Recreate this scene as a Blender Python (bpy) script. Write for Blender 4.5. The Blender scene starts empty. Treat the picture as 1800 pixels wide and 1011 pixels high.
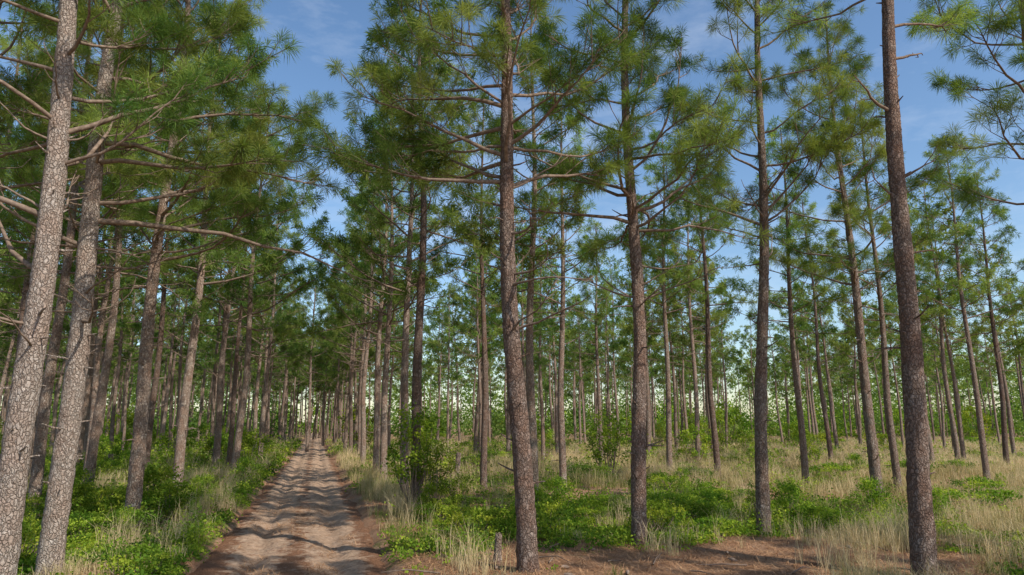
import bpy, math, numpy as np
from mathutils import Vector
rng=np.random.default_rng(11)
col=bpy.context.scene.collection
UP=np.array([0,0,1.0])
def nrm(a): return a/(np.linalg.norm(a,axis=-1,keepdims=True)+1e-9)
def sstep(a,b,x):
    t=np.clip((x-a)/(b-a),0,1); return t*t*(3-2*t)
def hsh(i,j,s): 
    v=np.sin(i*127.1+j*311.7+s*74.7)*43758.5453
    return v-np.floor(v)
def vn(x,y,s=0):
    x=np.asarray(x,float); y=np.asarray(y,float)
    i=np.floor(x); j=np.floor(y); fx=x-i; fy=y-j
    fx=fx*fx*(3-2*fx); fy=fy*fy*(3-2*fy)
    return (hsh(i,j,s)*(1-fx)+hsh(i+1,j,s)*fx)*(1-fy)+(hsh(i,j+1,s)*(1-fx)+hsh(i+1,j+1,s)*fx)*fy
def fbm(x,y,s=0): return (vn(x,y,s)+.5*vn(x*2.1,y*2.1,s+1)+.25*vn(x*4.3,y*4.3,s+2))/1.75

# ------------------------------------------------------------ terrain functions
def cx(y): return -3.74-0.282*(y-12.3)
def hfun(x,y):
    v=x-cx(y); edge=.30*(fbm(y*.6,v*0+np.sign(v)*3,5)-.5)*2
    a=np.abs(v)+edge
    bank=sstep(1.3,1.85,a)
    z=-0.26*(1-bank)+bank*(.10*np.exp(-((a-2.3)/.6)**2))
    z=z+sstep(1.6,5,a)*(.28*(fbm(x/7,y/7,1)-.5)+.10*(fbm(x/1.3,y/1.3,2)-.5))
    return z
def roadz(v,y):
    z=-.04-.10*np.exp(-((v-.78)/.22)**2)-.10*np.exp(-((v+.78)/.22)**2)
    z+=.07*(fbm(v*1.7,y*1.1,8)-.5)+.09*(fbm(v*4,y*3.4,9)-.5)+.03*np.sin(y*6.3+3*fbm(v,y*.5,3))*np.exp(-((np.abs(v)-.78)/.4)**2)*fbm(y*.3,v,4)
    z-=.10*sstep(1.6,2.0,np.abs(v))
    return z

class Buf:
    def __init__(s): s.V=[];s.F=[];s.M=[];s.T=[];s.n=0
    def add(s,V,F,m=0,t=0.5):
        V=np.asarray(V,float).reshape(-1,3); F=np.asarray(F,int)+s.n
        s.V.append(V); s.F.append(F); s.M.append(np.full(len(F),m)); 
        s.T.append(np.broadcast_to(np.asarray(t,float),(len(V),)).copy()); s.n+=len(V)
    def mesh(s,name,mats,smooth=True):
        V=np.concatenate(s.V);F=np.concatenate(s.F);M=np.concatenate(s.M);T=np.concatenate(s.T)
        me=bpy.data.meshes.new(name)
        me.vertices.add(len(V)); me.vertices.foreach_set('co',V.ravel().astype(np.float32))
        me.loops.add(F.size); me.loops.foreach_set('vertex_index',F.ravel().astype(np.int32))
        me.polygons.add(len(F)); me.polygons.foreach_set('loop_start',(np.arange(len(F))*4).astype(np.int32))
        me.polygons.foreach_set('material_index',M.astype(np.int32))
        me.polygons.foreach_set('use_smooth',np.full(len(F),smooth) if isinstance(smooth,bool) else (M==0))
        a=me.attributes.new('tint','FLOAT','POINT'); a.data.foreach_set('value',T.astype(np.float32))
        me.update(calc_edges=True)
        for m in mats: me.materials.append(m)
        return me
def tube(buf,P,R,n=5,m=0,t=.5,rough=None):
    P=np.asarray(P,float);R=np.asarray(R,float)
    T=nrm(np.gradient(P,axis=0)); d=P[-1]-P[0]
    ref=np.array([-d[1],d[0],0.]); 
    if np.hypot(d[0],d[1])<.15*abs(d[2])+1e-6: ref=np.array([0,1.,0])
    a=nrm(np.cross(T,ref)); b=nrm(np.cross(T,a))
    th=np.linspace(0,2*np.pi,n,endpoint=False)
    RR=R[:,None]*np.ones(n)
    if rough is not None: RR=RR*rough
    V=P[:,None]+RR[...,None]*(np.cos(th)[None,:,None]*a[:,None]+np.sin(th)[None,:,None]*b[:,None])
    k=len(P); i=np.arange(k-1)[:,None]*n; j=np.arange(n)[None]; j2=(j+1)%n
    F=np.stack([i+j,i+j2,i+n+j2,i+n+j],-1).reshape(-1,4)
    buf.add(V,F,m,t)
def needles(buf,C,D,K,L,w,rng,T,m=1):
    C=np.asarray(C);D=np.asarray(D);T=np.asarray(T)
    n=len(C)*K; c=np.repeat(C,K,0);d=np.repeat(D,K,0);t=np.repeat(T,K)
    v=nrm(nrm(rng.normal(size=(n,3)))+d*.55)
    base=c-d*rng.uniform(-.03,.14,(n,1))
    l=L*rng.uniform(.75,1.08,(n,1))*np.repeat(rng.uniform(.75,1.2,(len(C),1)),K,0)
    sd=nrm(np.cross(v,rng.normal(size=(n,3))))*w/2
    mid=base+v*l*.55; tip=base+v*l; tip[:,2]-=(l[:,0]*.14)
    V=np.stack([base,mid+sd,tip,mid-sd],1)
    F=np.arange(n*4).reshape(-1,4)
    t4=np.repeat(np.clip(t+rng.normal(0,.08,n),0,1),4)
    buf.add(V,F,m,t4)
def leaves(buf,P,size,rng,T,m=0,upb=.8):
    n=len(P); nn=nrm(rng.normal(size=(n,3))+UP*upb)
    u=nrm(np.cross(nn,rng.normal(size=(n,3)))); v=np.cross(nn,u)
    l=(size*rng.uniform(.6,1.2,n))[:,None]
    V=np.stack([P-u*l*.5,P+v*l*.32-u*l*.05,P+u*l*.5-UP*l*.1,P-v*l*.32-u*l*.05],1)
    buf.add(V,np.arange(n*4).reshape(-1,4),m,np.repeat(T,4))
def blades(buf,P,H,w,lean,rng,T):
    n=len(P); az=rng.uniform(0,2*np.pi,n); d=np.stack([np.cos(az),np.sin(az),0*az],1)
    az2=rng.uniform(0,2*np.pi,n); s=np.stack([np.cos(az2),np.sin(az2),0*az],1)
    H=H[:,None];w=w[:,None];lean=lean[:,None]
    m=P+d*H*lean*.3+UP*H*.6; t=P+d*H*lean+UP*H*(1-.35*lean)
    V=np.stack([P-s*w*.5,P+s*w*.5,m-s*w*.4,m+s*w*.4,t-s*w*.08,t+s*w*.08],1)
    b=np.arange(n)[:,None]*6
    F=np.concatenate([b+np.array([[0,1,3,2]]),b+np.array([[2,3,5,4]])])
    buf.add(V,F,0,np.repeat(T,6))

# ------------------------------------------------------------ materials
def newmat(name):
    m=bpy.data.materials.new(name); m.use_nodes=True; nt=m.node_tree; nt.nodes.clear()
    out=nt.nodes.new('ShaderNodeOutputMaterial'); return m,nt,out
def N(nt,t,**k):
    n=nt.nodes.new(t)
    for a,b in k.items(): setattr(n,a,b)
    return n
def ramp(nt,fac,stops):
    r=N(nt,'ShaderNodeValToRGB'); e=r.color_ramp.elements
    while len(e)<len(stops): e.new(.5)
    for i,(p,c) in enumerate(stops): e[i].position=p; e[i].color=(*c,1)
    nt.links.new(fac,r.inputs[0]); return r.outputs[0]
def noise(nt,vec,scale,detail=4,rough=.6):
    n=N(nt,'ShaderNodeTexNoise'); n.inputs['Scale'].default_value=scale; n.inputs['Detail'].default_value=detail
    n.inputs['Roughness'].default_value=rough
    if vec is not None: nt.links.new(vec,n.inputs['Vector'])
    return n.outputs['Fac']
def mixc(nt,f,a,b,mode='MIX'):
    n=N(nt,'ShaderNodeMix',data_type='RGBA',blend_type=mode)
    for s,v in ((0,f),(6,a),(7,b)):
        if hasattr(v,'links'): nt.links.new(v,n.inputs[s])
        else: n.inputs[s].default_value=v if s==0 else (*v,1)
    return n.outputs[2]
def math_(nt,op,a,b=None,clamp=False):
    n=N(nt,'ShaderNodeMath',operation=op); n.use_clamp=clamp
    for i,v in enumerate((a,b)):
        if v is None: continue
        if hasattr(v,'links'): nt.links.new(v,n.inputs[i])
        else: n.inputs[i].default_value=v
    return n.outputs[0]
def mapping(nt,sock,scale):
    m=N(nt,'ShaderNodeMapping'); m.inputs['Scale'].default_value=scale; nt.links.new(sock,m.inputs[0]); return m.outputs[0]

def bark_mat(name,cols,brown,crackc,bigf):
    m,nt,out=newmat(name); L=nt.links
    tc=N(nt,'ShaderNodeTexCoord').outputs['Object']
    wob=N(nt,'ShaderNodeTexNoise'); wob.inputs['Scale'].default_value=12; L.new(tc,wob.inputs['Vector'])
    add=N(nt,'ShaderNodeVectorMath',operation='MULTIPLY_ADD'); L.new(wob.outputs['Color'],add.inputs[0]); add.inputs[1].default_value=(.09,.09,.16); L.new(tc,add.inputs[2])
    mp=mapping(nt,add.outputs[0],(1,1,.5))
    v=N(nt,'ShaderNodeTexVoronoi',feature='DISTANCE_TO_EDGE'); v.inputs['Scale'].default_value=24; L.new(mp,v.inputs['Vector'])
    vc=N(nt,'ShaderNodeTexVoronoi'); vc.inputs['Scale'].default_value=24; L.new(mp,vc.inputs['Vector'])
    sep=N(nt,'ShaderNodeSeparateColor'); L.new(vc.outputs['Color'],sep.inputs[0])
    fine=noise(nt,mp,60,5,.75); big=noise(nt,tc,2.3,5,.7)
    c=ramp(nt,sep.outputs[0],[(0,cols[0]),(.5,cols[1]),(1,cols[2])])
    c=mixc(nt,ramp(nt,fine,[(.42,(0,0,0)),(.7,(.7,.7,.7))]),c,tuple(k*.5 for k in cols[0]))
    c=mixc(nt,ramp(nt,big,[(.42,(0,0,0)),(.62,(bigf,)*3)]),c,brown)
    crack=ramp(nt,v.outputs['Distance'],[(.0,(1,1,1)),(.13,(0,0,0))])
    c=mixc(nt,math_(nt,'MULTIPLY',crack,.6),c,crackc)
    oi=N(nt,'ShaderNodeObjectInfo'); 
    hs=N(nt,'ShaderNodeHueSaturation'); L.new(c,hs.inputs['Color'])
    L.new(math_(nt,'ADD',math_(nt,'MULTIPLY',oi.outputs['Random'],.4),.82),hs.inputs['Value'])
    b=N(nt,'ShaderNodeBsdfPrincipled'); b.inputs['Roughness'].default_value=.9; b.inputs['Specular IOR Level'].default_value=.15
    L.new(hs.outputs[0],b.inputs['Base Color'])
    h=math_(nt,'ADD',ramp(nt,v.outputs['Distance'],[(0,(0,0,0)),(.18,(1,1,1))]),math_(nt,'ADD',math_(nt,'MULTIPLY',sep.outputs[1],1.0),math_(nt,'MULTIPLY',fine,1.0)))
    bp=N(nt,'ShaderNodeBump'); bp.inputs['Strength'].default_value=1; bp.inputs['Distance'].default_value=.024
    L.new(h,bp.inputs['Height']); L.new(bp.outputs[0],b.inputs['Normal']); L.new(b.outputs[0],out.inputs[0]); return m
def twig_mat():
    m,nt,out=newmat('branch_bark'); L=nt.links
    tc=N(nt,'ShaderNodeTexCoord').outputs['Object']
    c=ramp(nt,noise(nt,tc,14,4),[(.3,(.12,.085,.065)),(.7,(.30,.225,.175))])
    b=N(nt,'ShaderNodeBsdfDiffuse'); L.new(c,b.inputs['Color'])
    L.new(b.outputs[0],out.inputs[0]); return m
def leaf_mat(name,stops,trans=.35,obj_var=.25,tcol=(1.3,1.25,.5)):
    m,nt,out=newmat(name); L=nt.links
    at=N(nt,'ShaderNodeAttribute',attribute_name='tint')
    c=ramp(nt,at.outputs['Fac'],stops)
    oi=N(nt,'ShaderNodeObjectInfo'); hs=N(nt,'ShaderNodeHueSaturation'); L.new(c,hs.inputs['Color'])
    L.new(math_(nt,'ADD',math_(nt,'MULTIPLY',oi.outputs['Random'],obj_var),1-obj_var/2),hs.inputs['Value'])
    L.new(math_(nt,'ADD',math_(nt,'MULTIPLY',oi.outputs['Random'],.03),.486),hs.inputs['Hue'])
    c=hs.outputs[0]
    b=N(nt,'ShaderNodeBsdfDiffuse'); L.new(c,b.inputs['Color'])
    t=N(nt,'ShaderNodeBsdfTranslucent'); L.new(mixc(nt,1.0,c,tcol,'MULTIPLY'),t.inputs['Color'])
    mx=N(nt,'ShaderNodeMixShader'); mx.inputs[0].default_value=trans
    L.new(b.outputs[0],mx.inputs[1]);L.new(t.outputs[0],mx.inputs[2]);L.new(mx.outputs[0],out.inputs[0]); return m
def ground_mat():
    m,nt,out=newmat('forest_floor'); L=nt.links
    tc=N(nt,'ShaderNodeTexCoord').outputs['Object']
    at=N(nt,'ShaderNodeAttribute',attribute_name='tint')
    straw=ramp(nt,noise(nt,tc,30,7,.8),[(.25,(.13,.062,.035)),(.5,(.38,.20,.115)),(.75,(.64,.44,.30))])
    big=noise(nt,tc,1.6,5,.7)
    straw=mixc(nt,ramp(nt,big,[(.42,(0,0,0)),(.68,(.6,.6,.6))]),straw,(.48,.34,.23))
    gr=ramp(nt,noise(nt,tc,12,6,.75),[(.3,(.06,.075,.02)),(.5,(.17,.17,.055)),(.7,(.38,.29,.15))])
    n2=noise(nt,tc,2.6,5,.7)
    f=math_(nt,'ADD',at.outputs['Fac'],math_(nt,'MULTIPLY',math_(nt,'SUBTRACT',n2,.5),1.5))
    c=mixc(nt,ramp(nt,f,[(.50,(0,0,0)),(.72,(.9,.9,.9))]),straw,gr)
    b=N(nt,'ShaderNodeBsdfPrincipled'); b.inputs['Roughness'].default_value=.95; b.inputs['Specular IOR Level'].default_value=.1
    L.new(c,b.inputs['Base Color'])
    bp=N(nt,'ShaderNodeBump'); bp.inputs['Strength'].default_value=1; bp.inputs['Distance'].default_value=.09
    L.new(noise(nt,tc,14,8,.8),bp.inputs['Height']); L.new(bp.outputs[0],b.inputs['Normal']); L.new(b.outputs[0],out.inputs[0]); return m
def road_mat():
    m,nt,out=newmat('sandy_track'); L=nt.links
    tc=N(nt,'ShaderNodeTexCoord').outputs['Object']
    at=N(nt,'ShaderNodeAttribute',attribute_name='tint')
    sand=ramp(nt,noise(nt,tc,9,7,.7),[(.25,(.30,.18,.115)),(.5,(.47,.32,.22)),(.8,(.64,.48,.36))])
    straw=ramp(nt,noise(nt,mapping(nt,tc,(1,.5,1)),45,6,.8),[(.3,(.10,.047,.028)),(.55,(.26,.13,.073)),(.8,(.45,.27,.17))])
    f=math_(nt,'ADD',at.outputs['Fac'],math_(nt,'MULTIPLY',math_(nt,'SUBTRACT',noise(nt,tc,3.5,6,.75),.5),1.8))
    c=mixc(nt,ramp(nt,f,[(.36,(0,0,0)),(.58,(.95,.95,.95))]),sand,straw)
    b=N(nt,'ShaderNodeBsdfPrincipled'); b.inputs['Roughness'].default_value=.95; b.inputs['Specular IOR Level'].default_value=.1
    L.new(c,b.inputs['Base Color'])
    bp=N(nt,'ShaderNodeBump'); bp.inputs['Strength'].default_value=1; bp.inputs['Distance'].default_value=.13
    L.new(noise(nt,tc,7,8,.7),bp.inputs['Height']); L.new(bp.outputs[0],b.inputs['Normal']); L.new(b.outputs[0],out.inputs[0]); return m
BARK=bark_mat('bark',[(.28,.21,.165),(.39,.31,.255),(.50,.42,.36)],(.30,.175,.12),(.12,.07,.052),.6)
SUNLIT=bark_mat('sunlit_bark',[(.43,.345,.29),(.52,.44,.38),(.61,.53,.47)],(.40,.265,.20),(.20,.135,.10),.5)  # lighter copy of bark, sunlight on the trunks put into the colour
SHADED=bark_mat('shaded_bark',[(.19,.135,.105),(.28,.21,.175),(.39,.31,.265)],(.23,.13,.09),(.07,.042,.033),.7)  # darker copy of bark, shade on the trunks painted into the colour
TWIG=twig_mat()
NEED=leaf_mat('pine_needles',[(0,(.065,.125,.032)),(.5,(.155,.235,.058)),(1,(.33,.385,.11))],.44,.3,(1.35,1.3,.6))
LEAF=leaf_mat('broad_leaves',[(0,(.05,.115,.018)),(.5,(.165,.265,.032)),(1,(.42,.48,.06))],.42,.25)
GRASS=leaf_mat('grass_blades',[(0,(.09,.14,.03)),(.4,(.22,.24,.065)),(.60,(.42,.34,.17)),(1,(.70,.55,.35))],.3,.1,(1.1,1.05,.8))
STRAW=leaf_mat('dry_needles',[(0,(.18,.08,.04)),(1,(.60,.35,.20))],.1,.1,(1,1,1))
GROUND=ground_mat(); ROAD=road_mat()

# ------------------------------------------------------------ objects helpers
def obj(name,data,loc=(0,0,0),parent=None,**kw):
    o=bpy.data.objects.new(name,data); col.objects.link(o); o.location=loc
    if parent: o.parent=parent
    for k,v in kw.items(): o[k]=v
    return o

# ------------------------------------------------------------ pine generator
def gen_pine(seed,H=17,r0=.18,cz=6.6,bend=(0,0),lod=0,limbs=(),nb=38,wob=.08,spread=3.1,lowdead=9,bark=None):
    g=np.random.default_rng(seed)
    nr={0:260,1:70,2:26}[lod]; ns={0:26,1:12,2:7}[lod]; bs={0:6,1:4,2:3}[lod]
    z=np.linspace(-.3,H,nr); u=np.clip(z/H,0,1)
    p1,p2=g.uniform(0,6.28,2)
    def axis(z):
        z=np.asarray(z,float); q=np.clip(z/9.,0,None)
        return np.stack([bend[0]*q**1.1+wob*(np.sin(z*.55+p1)-np.sin(p1))*np.clip(z/4,0,1),
                         bend[1]*q**1.1+wob*(np.sin(z*.43+p2)-np.sin(p2))*np.clip(z/4,0,1),z],-1)
    def rad(z):
        q=np.clip(np.asarray(z)/H,0,1); return r0*(1-.86*q**1.15)+.10*r0*np.exp(-np.clip(z,0,9)*3.5)
    th=np.arange(ns)
    rough=None
    if lod==0:
        zz=z[:,None]*np.ones(ns)
        rough=1+.12*(vn(th[None]*.9+(z[:,None]>0),zz*4.2,seed)-.5)+.11*(g.random((nr,ns))-.5)+.06*(vn(zz*1.1,th*0.,seed+3)-.5)
    tb=Buf(); tube(tb,axis(z),rad(z),ns,0,.5,rough)
    cb=Buf()
    if lod<2:
        for k in range(24 if lod==0 else 9):
            zs=g.uniform(1.2,cz+1); az=g.uniform(0,6.28); d=np.array([math.cos(az),math.sin(az),g.uniform(-.1,.5)])
            a=axis(zs); l=g.choice([.06,.1,.2,.4])+rad(zs)
            tube(tb,[a,a+d*l*.6,a+d*l+np.array([0,0,g.uniform(-.05,.08)])],[.022,.017,.008],5,0,.5)
    C=[];D=[];T=[]
    def branch(zs,az,L,el,dead=False,thick=None,curve=None):
        n=8 if lod==0 else 6
        a=axis(zs); pts=[a]; e=el; A=az; st=L/(n-1)
        cv=g.uniform(.0,.11) if curve is None else curve
        for k in range(n-1):
            A+=g.normal(0,.22); e+=cv+g.normal(0,.14)
            pts.append(pts[-1]+st*np.array([math.cos(A)*math.cos(e),math.sin(A)*math.cos(e),math.sin(e)]))
        P=np.array(pts); r=thick or (.012+.0085*L)
        R=np.linspace(r,.007 if not dead else .005,n)
        tube(cb,P,R,bs,0)
        dd=nrm(np.gradient(P,axis=0)); ns_=int(L*(3.3 if not dead else 1.8))+1
        base_t=g.uniform(.1,.85)
        for s in range(ns_):
            q=g.uniform(.34,.97)*(n-1); i=int(q); f=q-i; p=P[i]*(1-f)+P[min(i+1,n-1)]*f
            d=dd[i]; side=nrm(np.cross(d,UP))*g.choice([-1,1])*g.uniform(.5,1.2)
            v=nrm(d+side+UP*g.uniform(-.2,.6)); l=g.uniform(.3,1.0)*min(1.,.35+L*.3)
            if dead: l*=.7
            m1=p+v*l*.5+g.normal(0,.04,3); v2=nrm(v+UP*g.uniform(.1,.7)); p2_=m1+v2*l*.5
            tube(cb,[p,m1,p2_],[.011,.008,.005],3 if lod else 4,0)
            if not dead:
                C.append(p2_);D.append(v2);T.append(np.clip(base_t+g.normal(0,.2),0,1))
                if l>.4:
                    v3=nrm(v+nrm(g.normal(size=3))*1.+UP*.3); pp=m1+v3*g.uniform(.25,.5)
                    if lod==0: tube(cb,[m1,pp],[.007,.005],3,0)
                    C.append(pp);D.append(v3);T.append(np.clip(base_t+g.normal(0,.2),0,1))
        if not dead: C.append(P[-1]);D.append(dd[-1]);T.append(base_t)
    for k in range(nb):
        q=(k+g.random())/nb; q=q**.95; zs=cz+(H-.3-cz)*q
        L=(spread*(1-q)**.6*g.uniform(.5,1.08)+.45); branch(zs,k*2.4+g.uniform(-.6,.6),L,g.uniform(-.1,.42)+.5*q)
    for k in range(lowdead):
        branch(g.uniform(cz-2.6,cz+1.5),g.uniform(0,6.28),g.uniform(.5,2.0),g.uniform(-.2,.4),True)
    for (zs,az,L,el,dead,cv) in limbs: branch(zs,math.radians(az),L,el,dead,.028+.006*L,cv)
    C.append(axis(H));D.append(UP.copy());T.append(.7)
    C=np.array(C);D=np.array(D);T=np.array(T)
    K,L,w={0:(92,.30,.0095),1:(29,.32,.026),2:(10,.36,.066)}[lod]
    needles(cb,C,D,K,L,w,g,T)
    tm=tb.mesh('trunk_mesh',[bark or BARK]); cm=cb.mesh('crown_mesh',[TWIG,NEED],smooth=None)
    return tm,cm,(C,D,T)

GROUP='pine trees of the open plantation'
treepos=[]
def put_pine(x,y,tm,cm,label,rz=0,s=1.,lean=(0,0)):
    e=obj('pine_tree',None,(x,y,float(hfun(np.array(x),np.array(y)))))
    e.empty_display_size=.5; e.rotation_euler=(lean[0],lean[1],rz); e.scale=(s,s,s)
    e['label']=label; e['category']='tree'; e['group']=GROUP
    obj('trunk',tm,parent=e); obj('crown',cm,parent=e)
    treepos.append((x,y)); return e

LN='tall longleaf pine with flaking grey-brown bark and tufted needles'
near=[
 (-6.55,9.3,.185,(-.28,0),18,6.0,[(4.6,150,3.0,.35,True,.05),(5.4,200,3.2,.5,False,.02),(6.7,20,3.2,.45,False,.03),(6.2,75,2.8,.35,False,.03)],'stout pine with flaking bark coloured as sunlit beside sandy track edge',{'bark':SUNLIT}),
 (-7.6,11.9,.19,(.0,0),18,6.2,[(6.1,2,5.2,.16,True,-.02),(5.6,190,2.6,.2,True,.04),(7.2,-20,3.8,.3,False,.02),(7.6,25,4.4,.25,False,.0),(7.9,50,4.0,.25,False,.0),(4.3,-60,1.5,.1,True,.02)],'pine with sunlit-toned bark and long bare limb reaching over sandy track',{'bark':SUNLIT}),
 (-9.0,16.9,.17,(.05,0),18.5,6.6,[(6.6,5,3.6,.25,False,.0),(7.4,30,3.8,.25,False,.0),(7.8,-30,3.2,.3,False,.02),(8.4,10,4.2,.2,False,.02),(9.6,0,4.2,.2,False,.0)],'pine with vine-covered base beside sandy track',{'nb':46}),
 (.27,12.3,.175,(-.34,0),18,6.6,[(6.9,172,3.4,.12,False,.0),(7.3,150,3.4,.15,False,.0),(7.4,200,3.0,.2,False,.03),(7.6,-20,2.6,.2,False,.03),(8.0,160,3.6,.2,False,.02),(8.4,185,3.2,.2,False,.02),(8.6,-80,1.4,.3,False,.03)],'pine with shade-toned bark standing on rusty fallen needles',{'nb':50,'bark':SHADED}),
 (2.67,15.03,.165,(.05,0),18.5,6.7,[(7.0,175,3.4,.12,False,.02),(7.3,10,3.0,.2,False,.03),(7.7,120,2.8,.2,False,.03),(7.6,-120,2.8,.2,False,.03),(6.9,-60,2.4,.1,True,.05)],'straight pine with shade-toned bark rising from leafy green undergrowth',{'nb':48,'bark':SHADED}),
 (5.8,16.53,.155,(.50,0),18,7.3,[(7.4,180,2.4,.4,False,.05),(7.8,10,2.2,.5,False,.05)],'slender pine leaning slightly above leafy undergrowth',{'nb':36,'spread':2.6}),
 (6.77,11.9,.19,(.42,0),18,9.9,[(9.3,20,1.2,.1,True,.02),(6.9,-50,.7,.2,True,.02),(6.6,170,.6,.0,True,.1),(8.2,190,1.3,.3,True,.1)],'rough shade-toned brown barked pine with broken branch stubs',{'nb':20,'lowdead':0,'bark':SHADED}),
 (-13.9,20.7,.165,(-.1,0),18,6.8,[],LN,{}),
]
for i,(x,y,r,b,H,cz,lm,lab,kw) in enumerate(near):
    tm,cm,_=gen_pine(100+i,H,r,cz,b,0,lm,**kw); put_pine(x,y,tm,cm,lab)
nv=[gen_pine(200+i,17.5,.17,6.8,(.1*i,0),0,nb=36)[:2] for i in range(2)]
for (x,y,k,rz) in [(11.9,14.2,0,.4),(11.6,22.5,1,2.),(-11.2,13.2,1,1.),(-11.5,8.0,0,2.2),(-11.0,17.4,0,3.9),(7.5,2.5,0,3.3),(13.5,4.5,1,.3),(16.5,8.5,0,2.2)]:
    put_pine(x,y,*nv[k],LN,rz)
mv=[gen_pine(300+i,[18.5,19.5,17.8,19][i%4],.165,[7.8,8.6,7.4,8.8][i%4],(.05*(i-2.5),0),1,nb=36,spread=2.8,bark=[BARK,SHADED,BARK,SHADED,BARK,BARK][i]) for i in range(6)]
rv=[gen_pine(350+i,18.2,.17,6.9,(.03,0),1,nb=42,spread=4.1,lowdead=14,bark=BARK) for i in range(3)]
mid=[(-14.65,24.5,1),(-12.05,25.5,1.1),(-15.7,37.3,1.1),(-16.9,32.5,1),(-6.8,35.2,1),(-5.5,30.2,.95),(-3.88,25.5,.97),(-3.07,22.8,1.04),(.61,20,.85),
(-1.09,27.2,.85),(2.0,27.7,.9),(7.48,33.5,.9),(12,45.3,1.0),(9.77,33.5,.95),(11.5,27.7,.84),(19.2,42.3,.9),(13.9,25.5,.82),(22.3,37.3,.82),(27.2,42.3,.85),
(26.2,37.3,.85),(5.74,45.3,.9),(-10.56,48.7,1.05),(-13.7,57.6,1),(-3,57.2,1.05),(13.5,57.5,1),(-19.5,27,1),(-21,34,1),(-24,31,.95),(-18,22.5,.95),(20.5,30.5,.82),
(-12.4,31.5,.98),(-18.2,43,1.),(-17.2,48,1),(-8.9,42,1),(-19.5,53,1),(-12.2,53,.95),(-21.5,60,1.05),(-19,65,1),(-14.6,65,1)]
for i,(x,y,s) in enumerate(mid):
    road=abs(x-cx(y))<5.6 and y>25
    v=rv[i%3] if road else mv[i%6]; lab='pine beside sandy track' if abs(x-cx(y))<6 else LN
    put_pine(x,y,v[0],v[1],lab,rng.uniform(0,6.28) if i!=7 else 1,s,(rng.normal(0,.01),rng.normal(0,.01)))
fv=[gen_pine(400+i,[18.5,19.5,18,19][i%4],.17,[8.2,9.,7.6,8.8][i%4],(.05*(i-2.5),0),2,nb=34,spread=2.8) for i in range(6)]
cand=[]
for row in range(-40,52):
    v0=(4.0+3.9*row) if row>=0 else (-4.4+3.9*(row+1))
    y=rng.uniform(14,20)
    while y<175:
        y+=rng.uniform(4.0,7.5)
        x=cx(y)+v0+rng.normal(0,.7); yy=y+rng.normal(0,.4)
        right=v0>0
        if abs(x)>.80*yy+5: continue
        if abs(x-cx(yy))<3.0: continue
        if yy<(38 if right else 24): continue
        p=.50 if right else .82
        if x>.35*yy: p*=.78
        if yy>100: p*=.95
        if rng.random()>p: continue
        if min((x-a)**2+(yy-b)**2 for a,b in treepos)<2.4**2: continue
        cand.append((math.hypot(x,yy),x,yy))
for k in range(34):
    yy=rng.uniform(76,150); cand.append((yy,cx(yy)+rng.uniform(-4,4),yy))
cand.sort()
ni=298-len(treepos)
for k,(d,x,y) in enumerate(cand[:ni]):
    v=(mv if d<44 else fv)[k%6]
    s=rng.uniform(.78,1.06)*(.9 if x>.3*y else 1)
    put_pine(x,y,v[0],v[1],LN,rng.uniform(0,6.28),s,(rng.normal(0,.02),rng.normal(0,.02)))
print('individual to',cand[min(ni,len(cand)-1)][0],'rest',len(cand)-ni)
wb=Buf()
def blob(buf,x,y,R,H,n,ls,m=1):
    th=rng.uniform(0,6.28,8); rr=rng.uniform(0,.7,8)*R; cz_=rng.uniform(.2,.9,8)*H
    k=rng.integers(0,8,n)
    P=np.stack([x+np.cos(th[k])*rr[k],y+np.sin(th[k])*rr[k],cz_[k]],1)+rng.normal(0,1,(n,3))*np.array([R*.3,R*.3,H*.16])
    P[:,2]=np.abs(P[:,2]); leaves(buf,P,np.full(n,ls),rng,np.clip(rng.uniform(.1,.7)+rng.normal(0,.15,n),0,1),m)
for k,(d,x,y) in enumerate(cand[ni:]):
    C,D,T=fv[k%6][2]; s=rng.uniform(.8,1.04); a=rng.uniform(0,6.28); ca,sa=math.cos(a),math.sin(a)
    sel=rng.choice(len(C),115,replace=False); R=np.array([[ca,-sa,0],[sa,ca,0],[0,0,1]])
    Cs=(C[sel]@R.T)*s+np.array([x,y,0]); needles(wb,Cs,D[sel]@R.T,5,.6,.18,rng,np.clip(T[sel]+.05,0,1),1)
    if k%2: tube(wb,[[x,y,-.3],[x+rng.normal(0,.2),y,9],[x,y,16*s]],[.16,.11,.03],4,0)
for k in range(700):
    y=rng.uniform(150,280) if k%2 else rng.uniform(105,160); x=rng.uniform(-.85,.85)*y
    if abs(x-cx(y))<5 and y<130: continue
    hh=rng.uniform(3,7) if y<160 else rng.uniform(8,18)
    if rng.random()<.25: hh*=.6
    blob(wb,x,y,rng.uniform(2.5,5),hh,190,.55+.35*(y>170),1 if rng.random()<.6 else 2)
wm=wb.mesh('distant_woodland',[TWIG,NEED,LEAF],smooth=None)
obj('distant_woodland',wm,kind='stuff',label='far pines and hardwood thickets closing the view of the plantation',category='woodland')

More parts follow.
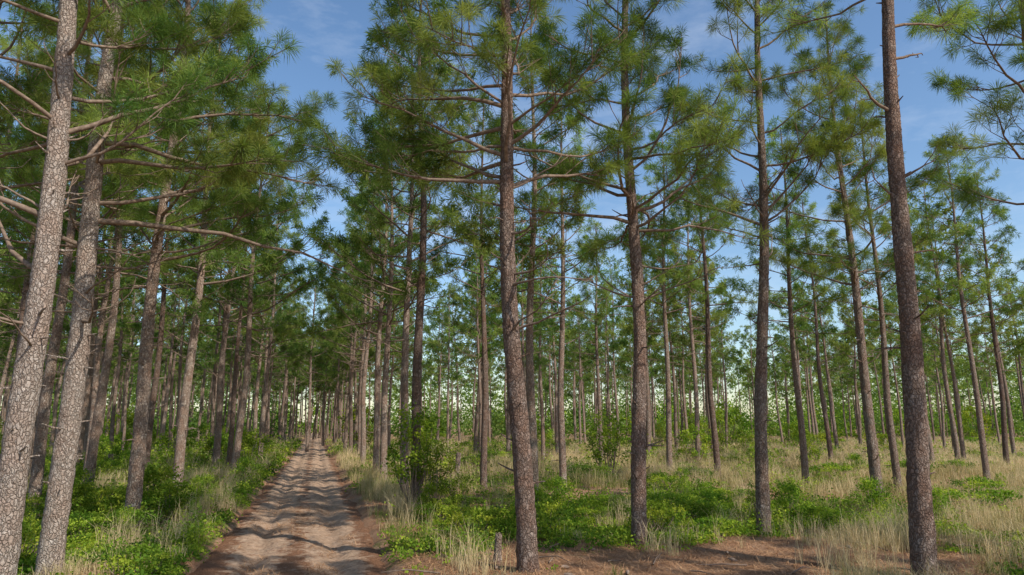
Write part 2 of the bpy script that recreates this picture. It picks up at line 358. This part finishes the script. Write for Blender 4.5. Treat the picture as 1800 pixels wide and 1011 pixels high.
# ------------------------------------------------------------ ground
def patches(x,y):
    d=fbm(x/1.7,y/1.7,21)*1.0+.3*fbm(x/.6,y/.6,23)-.165
    v=x-cx(y)
    left=np.where(v<-1.7,.27,0)
    A=.42*np.exp(-(((x-2.2)/4.2)**2+((y-18.5)/3.6)**2))+.42*np.exp(-(((x-7.2)/4.2)**2+((y-20.5)/4.2)**2))+.25*np.exp(-(((x+1.2)/2)**2+((y-16.5)/3.4)**2))+.20*np.exp(-(((x-10)/2.6)**2+((y-14)/4)**2))
    bare=.36*np.exp(-(((x-3.5)/5.4)**2+((y-11.9)/2.6)**2))+.14*np.exp(-(((v-2.4)/.7)**2))*(y<40)
    far=.07*sstep(24,34,y)
    return d+left+A-bare+far
def sgrow(a,st,g,end):
    r=[a]; 
    while r[-1]<end: r.append(r[-1]+st); st*=g
    return np.array(r[1:])
vp=np.concatenate([np.arange(0,3.2,.13),sgrow(3.12,.16,1.035,3500)])
vv=np.concatenate([-vp[::-1][:-1],vp])
ys=np.concatenate([-sgrow(0,.5,1.12,300)[::-1],np.arange(0,8,.4),np.arange(8,34,.17),sgrow(33.9,.2,1.03,3500)])
X,Y=np.meshgrid(vv,ys); Xw=X+cx(Y)
Z=hfun(Xw,Y)
fade=np.clip((np.hypot(Xw,Y)-260)/300,0,1); Z=Z*(1-fade)
nx=len(vv); idx=np.arange(len(ys)*nx).reshape(len(ys),nx)
F=np.stack([idx[:-1,:-1],idx[:-1,1:],idx[1:,1:],idx[1:,:-1]],-1).reshape(-1,4)
gb=Buf(); gb.add(np.stack([Xw,Y,Z],-1),F,0,np.clip(patches(Xw,Y)-.15,0,1).ravel())
obj('ground',gb.mesh('ground',[GROUND]),kind='structure',label='forest floor of rusty pine straw, low leaves and grass',category='ground')
vr=np.linspace(-2.05,2.05,50); yr=np.concatenate([np.arange(-20,6,.5),np.arange(6,40,.09),sgrow(39.9,.12,1.02,190)])
X,Y=np.meshgrid(vr,yr); Z=roadz(X,Y); nx=len(vr); idx=np.arange(len(yr)*nx).reshape(len(yr),nx)
F=np.stack([idx[:-1,:-1],idx[:-1,1:],idx[1:,1:],idx[1:,:-1]],-1).reshape(-1,4)
tn=.15+.34*np.exp(-(X/.3)**2)+.48*sstep(1.0,1.6,np.abs(X))+.30*np.exp(-((Y-10)/4.5)**2)*(.5+.5*(X<.3))
rb=Buf(); rb.add(np.stack([X+cx(Y),Y,Z],-1),F,0,tn.ravel())
obj('sandy_track',rb.mesh('sandy_track',[ROAD]),kind='structure',label='rutted sandy dirt track strewn with pine straw',category='dirt track')

# ------------------------------------------------------------ ground cover
def sample(n,y0,y1,pw=1.0):
    q=rng.random(n); y=y0*(y1/y0)**(q**pw); x=rng.uniform(-.86,.86,n)*(y+2); return x,y
lb=Buf()
x,y=sample(90000,8,95,1.1); v=x-cx(y)
d=patches(x,y); keep=(d>.57+.25*rng.random(len(x)))&(np.abs(v)>1.7+.3*rng.random(len(x)))
x=x[keep];y=y[keep];d=d[keep]; print('leaf plants',len(x))
clump=np.clip((fbm(x/.8,y/.8,31)-.33)*2.8,.2,1.7)
sc=np.clip(y/22,.85,4.0); H=rng.uniform(.08,.5,len(x))*np.clip(sc,.8,1.8)*clump*(1+(rng.random(len(x))<.06)*1.0)
K=14
xr=np.repeat(x,K);yr_=np.repeat(y,K);sr=np.repeat(sc,K);Hr=np.repeat(H,K)
px=xr+rng.normal(0,.11,len(xr))*sr;py=yr_+rng.normal(0,.11,len(xr))*sr
pz=hfun(px,py)+.02+Hr*rng.uniform(.1,1,len(xr))
tt=np.clip(np.repeat(-.05+1.1*fbm(x/1.2,y/1.2,41)+rng.normal(0,.18,len(x)),K)+rng.normal(0,.08,len(xr)),0,1)
leaves(lb,np.stack([px,py,pz],1),.078*sr,rng,tt,0,.7)
obj('undergrowth',lb.mesh('undergrowth',[LEAF],False),kind='stuff',label='low bright-green vines and seedlings covering forest floor',category='undergrowth')
gb=Buf()
x,y=sample(62000,8.5,110); v=x-cx(y)
f=fbm(x/1.9,y/1.9,51)
dens=f+.15*sstep(19,36,y)-.06*(1-sstep(14,22,y))+.14*np.exp(-((np.abs(v)-2.8)/1.2)**2)+.12*(x>.4*y)-.2*np.exp(-(((x-3.3)/4.2)**2+((y-12.3)/2)**2))-.08*((v<-4)&(y<24))-.5*np.clip(patches(x,y)-.62,0,.5)
keep=(dens>.50+.22*rng.random(len(x)))&(np.abs(v)>1.8+.4*rng.random(len(x)))
x=x[keep];y=y[keep]; print('grass',len(x))
dry=np.clip(.40+1.4*(fbm(x/2.2,y/2.2,61)-.45)+.27*sstep(.25,.6,x/y)*sstep(14,26,y)+.12*sstep(22,42,y)+rng.normal(0,.17,len(x)),0,1)
sc=np.clip(y/20,.8,4.5); h=rng.uniform(.1,.40,len(x))*(1+.9*(dry>.55))*np.clip(sc,.75,1.4)
cl=[(8.0,15.6,30),(8.9,16.4,26),(7.7,14.6,14),(9.0,13.2,26),(-12.6,28.5,40),(-11.9,26.8,25),(-2.6,19.5,18),(-.75,12.1,14),(-1.0,12.8,8),(6.2,16.0,10),(11.2,17.8,25),(12.8,19,20)]
for k in range(75):
    if k%3: yy=rng.uniform(13,36); cl.append((rng.uniform(.15,.78)*yy,yy,int(rng.integers(4,18))))
    else:
        yy=rng.uniform(13,34); cl.append((cx(yy)+rng.choice([-1,1])*rng.uniform(2.3,3.6),yy,int(rng.integers(4,12))))
for (a,b,n) in cl:
    x=np.append(x,rng.normal(a,.3,n));y=np.append(y,rng.normal(b,.25,n));dry=np.append(dry,rng.uniform(.7,1,n));h=np.append(h,rng.uniform(.4,1.0,n));sc=np.append(sc,np.full(n,.85))
K=13
xr=np.repeat(x,K);yy=np.repeat(y,K);sr=np.repeat(sc,K)
px=xr+rng.normal(0,.06,len(xr))*sr;py=yy+rng.normal(0,.06,len(xr))*sr
P=np.stack([px,py,hfun(px,py)-.01],1)
blades(gb,P,np.repeat(h,K)*rng.uniform(.5,1.1,len(xr)),.008*sr,rng.uniform(.05,.75,len(xr)),rng,np.clip(np.repeat(dry,K)+rng.normal(0,.1,len(xr)),0,1))
obj('grass',gb.mesh('grass',[GRASS],False),kind='stuff',label='mixed green and straw-coloured bunch grass under the pines',category='grass')
sb=Buf()
n=90000; x,y=sample(n,8.5,26); v=x-cx(y)
on=np.abs(v)<1.6
kp=(~on)|(fbm(v*1.5,y*.8,77)>.5)
x=x[kp];y=y[kp];v=v[kp]; on=np.abs(v)<1.55
z=np.where(on,roadz(v,y),hfun(x,y))+.012
kp=(np.abs(v)<1.3)|(np.abs(v)>1.9); x=x[kp];y=y[kp];z=z[kp];n=len(x)
a=rng.uniform(0,6.28,n);l=rng.uniform(.08,.16,n)
d=np.stack([np.cos(a)*l,np.sin(a)*l,rng.normal(.01,.03,n)],1); s=np.stack([-np.sin(a),np.cos(a),0*a],1)*.004
c=np.stack([x,y,z],1); V=np.stack([c-d-s,c-d+s,c+d+s,c+d-s],1)
sb.add(V,np.arange(n*4).reshape(-1,4),0,np.repeat(rng.random(n),4))
obj('pine_straw',sb.mesh('pine_straw',[STRAW],False),kind='stuff',label='rusty fallen pine needles littering ground and track',category='pine straw')
tb=Buf()
for k in range(170):
    y=rng.uniform(9.5,24); x=rng.uniform(-.75,.78)*y
    if abs(x-cx(y))<1.9: continue
    a=rng.uniform(0,6.28); l=rng.uniform(.1,.55) if k%3 else .06; z=float(hfun(np.array(x),np.array(y)))+.03
    d=np.array([math.cos(a),math.sin(a),0])*l
    if k%3: tube(tb,[[x,y,z],[x+d[0]+rng.normal(0,.05),y+d[1],z+rng.uniform(0,.08)],[x+d[0]*2,y+d[1]*2,z+rng.uniform(0,.06)]],[.014,.011,.005],5,0)
    else: tube(tb,[[x,y,z],[x+d[0],y+d[1],z+.01],[x+d[0]*2,y+d[1]*2,z+.02],[x+d[0]*3,y+d[1]*3,z+.02]],[.01,.035,.03,.01],7,0)
obj('forest_litter',tb.mesh('forest_litter',[TWIG]),kind='stuff',label='fallen twigs and pine cones lying on pine straw',category='litter')

# ------------------------------------------------------------ shrubs
def gen_shrub(seed,R,H,n,ls,low=.1,nc=26,sp=.19):
    g=np.random.default_rng(seed); sbf=Buf(); lf=Buf()
    az=g.uniform(0,6.28,nc); zz=g.uniform(low,1,nc); rr=R*np.sqrt(g.random(nc))*np.sqrt(np.clip(1-(zz-.45)**2*2.2,.1,1))
    Cc=np.stack([np.cos(az)*rr,np.sin(az)*rr,zz*H],1)
    for c in Cc:
        b=np.array([c[0]*.12,c[1]*.12,-.08]); m=(b+c)/2+np.array([c[0]*.15,c[1]*.15,0])+g.normal(0,.05,3)
        tube(sbf,[b,m,c],[.016,.011,.004],4)
    k=g.integers(0,nc,n); P=Cc[k]+g.normal(0,1,(n,3))*np.array([R*sp,R*sp,H*sp*.45]); P[:,2]=np.clip(P[:,2],.03,None)
    tc_=g.uniform(.2,.9,nc)
    leaves(lf,P,np.full(n,ls),g,np.clip(tc_[k]+g.normal(0,.1,n),0,1),0,.7)
    return sbf.mesh('stems_mesh',[TWIG]),lf.mesh('leaves_mesh',[LEAF],False)
sh=[gen_shrub(500,.8,1.4,2800,.085,.05,24,.17),gen_shrub(501,.75,2.4,1700,.10,.3,24,.13),gen_shrub(502,1.1,.9,1500,.10,.1,22,.15),gen_shrub(503,1.2,2.4,1300,.15,.2,22,.13)]
def put_shrub(x,y,k,s,label):
    e=obj('shrub',None,(x,y,float(hfun(np.array(x),np.array(y))))); e.rotation_euler=(0,0,rng.uniform(0,6.28)); e.scale=(s,s,s*rng.uniform(.85,1.1))
    e['label']=label; e['category']='shrub'; e['group']='leafy shrubs under the pines'
    obj('stems',sh[k][0],parent=e); obj('foliage',sh[k][1],parent=e)
put_shrub(-9.6,18.8,0,1.1,'dense green leafy shrub at foot of pine beside track')
put_shrub(-8.8,18.2,0,.8,'dense green leafy shrub at foot of pine beside track')
put_shrub(-3.0,22.0,1,1.15,'tall leafy shrub wrapped around a pine trunk')
put_shrub(-2.3,21.6,1,.8,'tall leafy shrub wrapped around a pine trunk')
put_shrub(-15.2,40.5,3,.95,'broad leafy shrub at edge of sandy track')
put_shrub(-16.9,42,3,1.0,'broad leafy shrub at edge of sandy track')
put_shrub(-8.7,16.2,2,.6,'low leafy vine shrub around pine base')
put_shrub(-9.4,15.6,2,.6,'low leafy vine shrub around pine base')
put_shrub(13.6,20.6,2,.9,'low spreading green shrub among dry grass')
put_shrub(4.6,33,1,1.3,'young leafy sapling with light-green leaves')
put_shrub(-19,40,3,1,'broad leafy shrub at edge of sandy track')
for k in range(80):
    for t in range(20):
        y=rng.uniform(11,34); x=rng.uniform(-.8,.75)*y; v=x-cx(y)
        if abs(v)>2.4 and patches(np.array(x),np.array(y))>.66: break
    put_shrub(x,y,[0,2,2,1][k%4],rng.uniform(.35,.75)*(.6 if k%4==3 else 1),'low leafy shrub rising out of bright undergrowth')
for k in range(150):
    y=28*(110/28)**rng.random(); x=rng.uniform(-.78,.78)*y; v=x-cx(y)
    if abs(v)<3.0 or (x>-4 and y<30): continue
    kk=2 if (y<60 or rng.random()<.5) and rng.random()<.6 else int(rng.integers(0,4))
    put_shrub(x,y,kk,rng.uniform(.4,.95)*(1+.9*(y>60)),'leafy green shrub among grass and pine trunks')

# ------------------------------------------------------------ stumps
def stump(x,y,r,h,label):
    b=Buf(); n=16; zz=np.array([-.1,0,.06,h*.4,h*.8,h]); R=np.array([1.5,1.4,1.15,1,.95,.9])*r
    g=np.random.default_rng(int(h*100)); ro=1+.2*(g.random((len(zz),n))-.5)
    P=np.stack([zz*.06,zz*.03,zz],1); tube(b,P,R,n,0,.5,ro)
    V=b.V[0]; V[-n:,2]+=g.uniform(-.05,.05,n)
    top=V[-n:]; c=top.mean(0); inn=c+(top-c)*.4; inn[:,2]+=g.uniform(-.03,.02,n); b.add(np.concatenate([top,inn]),[[i,(i+1)%n,n+(i+1)%n,n+i] for i in range(n)])
    b.add(inn,[[i,i+1,n-2-i,n-1-i] for i in range(n//2-1)])
    z=float(hfun(np.array(x),np.array(y)))
    obj('tree_stump',b.mesh('tree_stump',[BARK]),(x,y,z),label=label,category='tree stump')
stump(-.27,13.2,.07,.48,'small broken weathered stump standing in pine straw')
stump(-2.5,32,.12,1.2,'tall snapped tree stump in grass beneath pines')
stump(-7.9,11.0,.1,.25,'short rotten stump among leafy vines at track edge')

# ------------------------------------------------------------ light, sky, camera
el=math.radians(42); az=math.radians(130)
S=Vector((math.cos(el)*math.sin(az),math.cos(el)*math.cos(az),math.sin(el)))
ld=bpy.data.lights.new('sun','SUN'); ld.energy=5.0; ld.angle=math.radians(.5); ld.color=(1,.93,.81)
lo=obj('sun',ld); lo.rotation_euler=S.to_track_quat('Z','Y').to_euler()
w=bpy.data.worlds.new('World'); bpy.context.scene.world=w; w.use_nodes=True; nt=w.node_tree; nt.nodes.clear()
sk=N(nt,'ShaderNodeTexSky',sky_type='NISHITA'); sk.sun_disc=False; sk.sun_elevation=el; sk.sun_rotation=az; sk.air_density=1.1; sk.dust_density=.7; sk.ozone_density=2.1
tc=N(nt,'ShaderNodeTexCoord').outputs['Generated']
cn=noise(nt,mapping(nt,tc,(2.2,3.0,7)),1.7,8,.65)
cf=ramp(nt,cn,[(.50,(0,0,0)),(.82,(.32,.32,.32))])
c=mixc(nt,cf,sk.outputs[0],(6.0,6.4,7.0))
hs=N(nt,'ShaderNodeHueSaturation'); hs.inputs['Saturation'].default_value=1.10; hs.inputs['Value'].default_value=1.15; nt.links.new(c,hs.inputs['Color'])
bg=N(nt,'ShaderNodeBackground'); bg.inputs[1].default_value=.15; nt.links.new(hs.outputs[0],bg.inputs[0])
wo=N(nt,'ShaderNodeOutputWorld'); nt.links.new(bg.outputs[0],wo.inputs[0])
cd=bpy.data.cameras.new('camera'); cd.lens=24; cd.sensor_width=36; cd.clip_end=6000; cd.clip_start=.1
co=obj('camera',cd,(0,0,2.5)); co.rotation_euler=(math.radians(101.3),0,0)
sc_=bpy.context.scene; sc_.camera=co
sc_.view_settings.view_transform='Standard'; sc_.view_settings.look='None'; sc_.view_settings.exposure=0
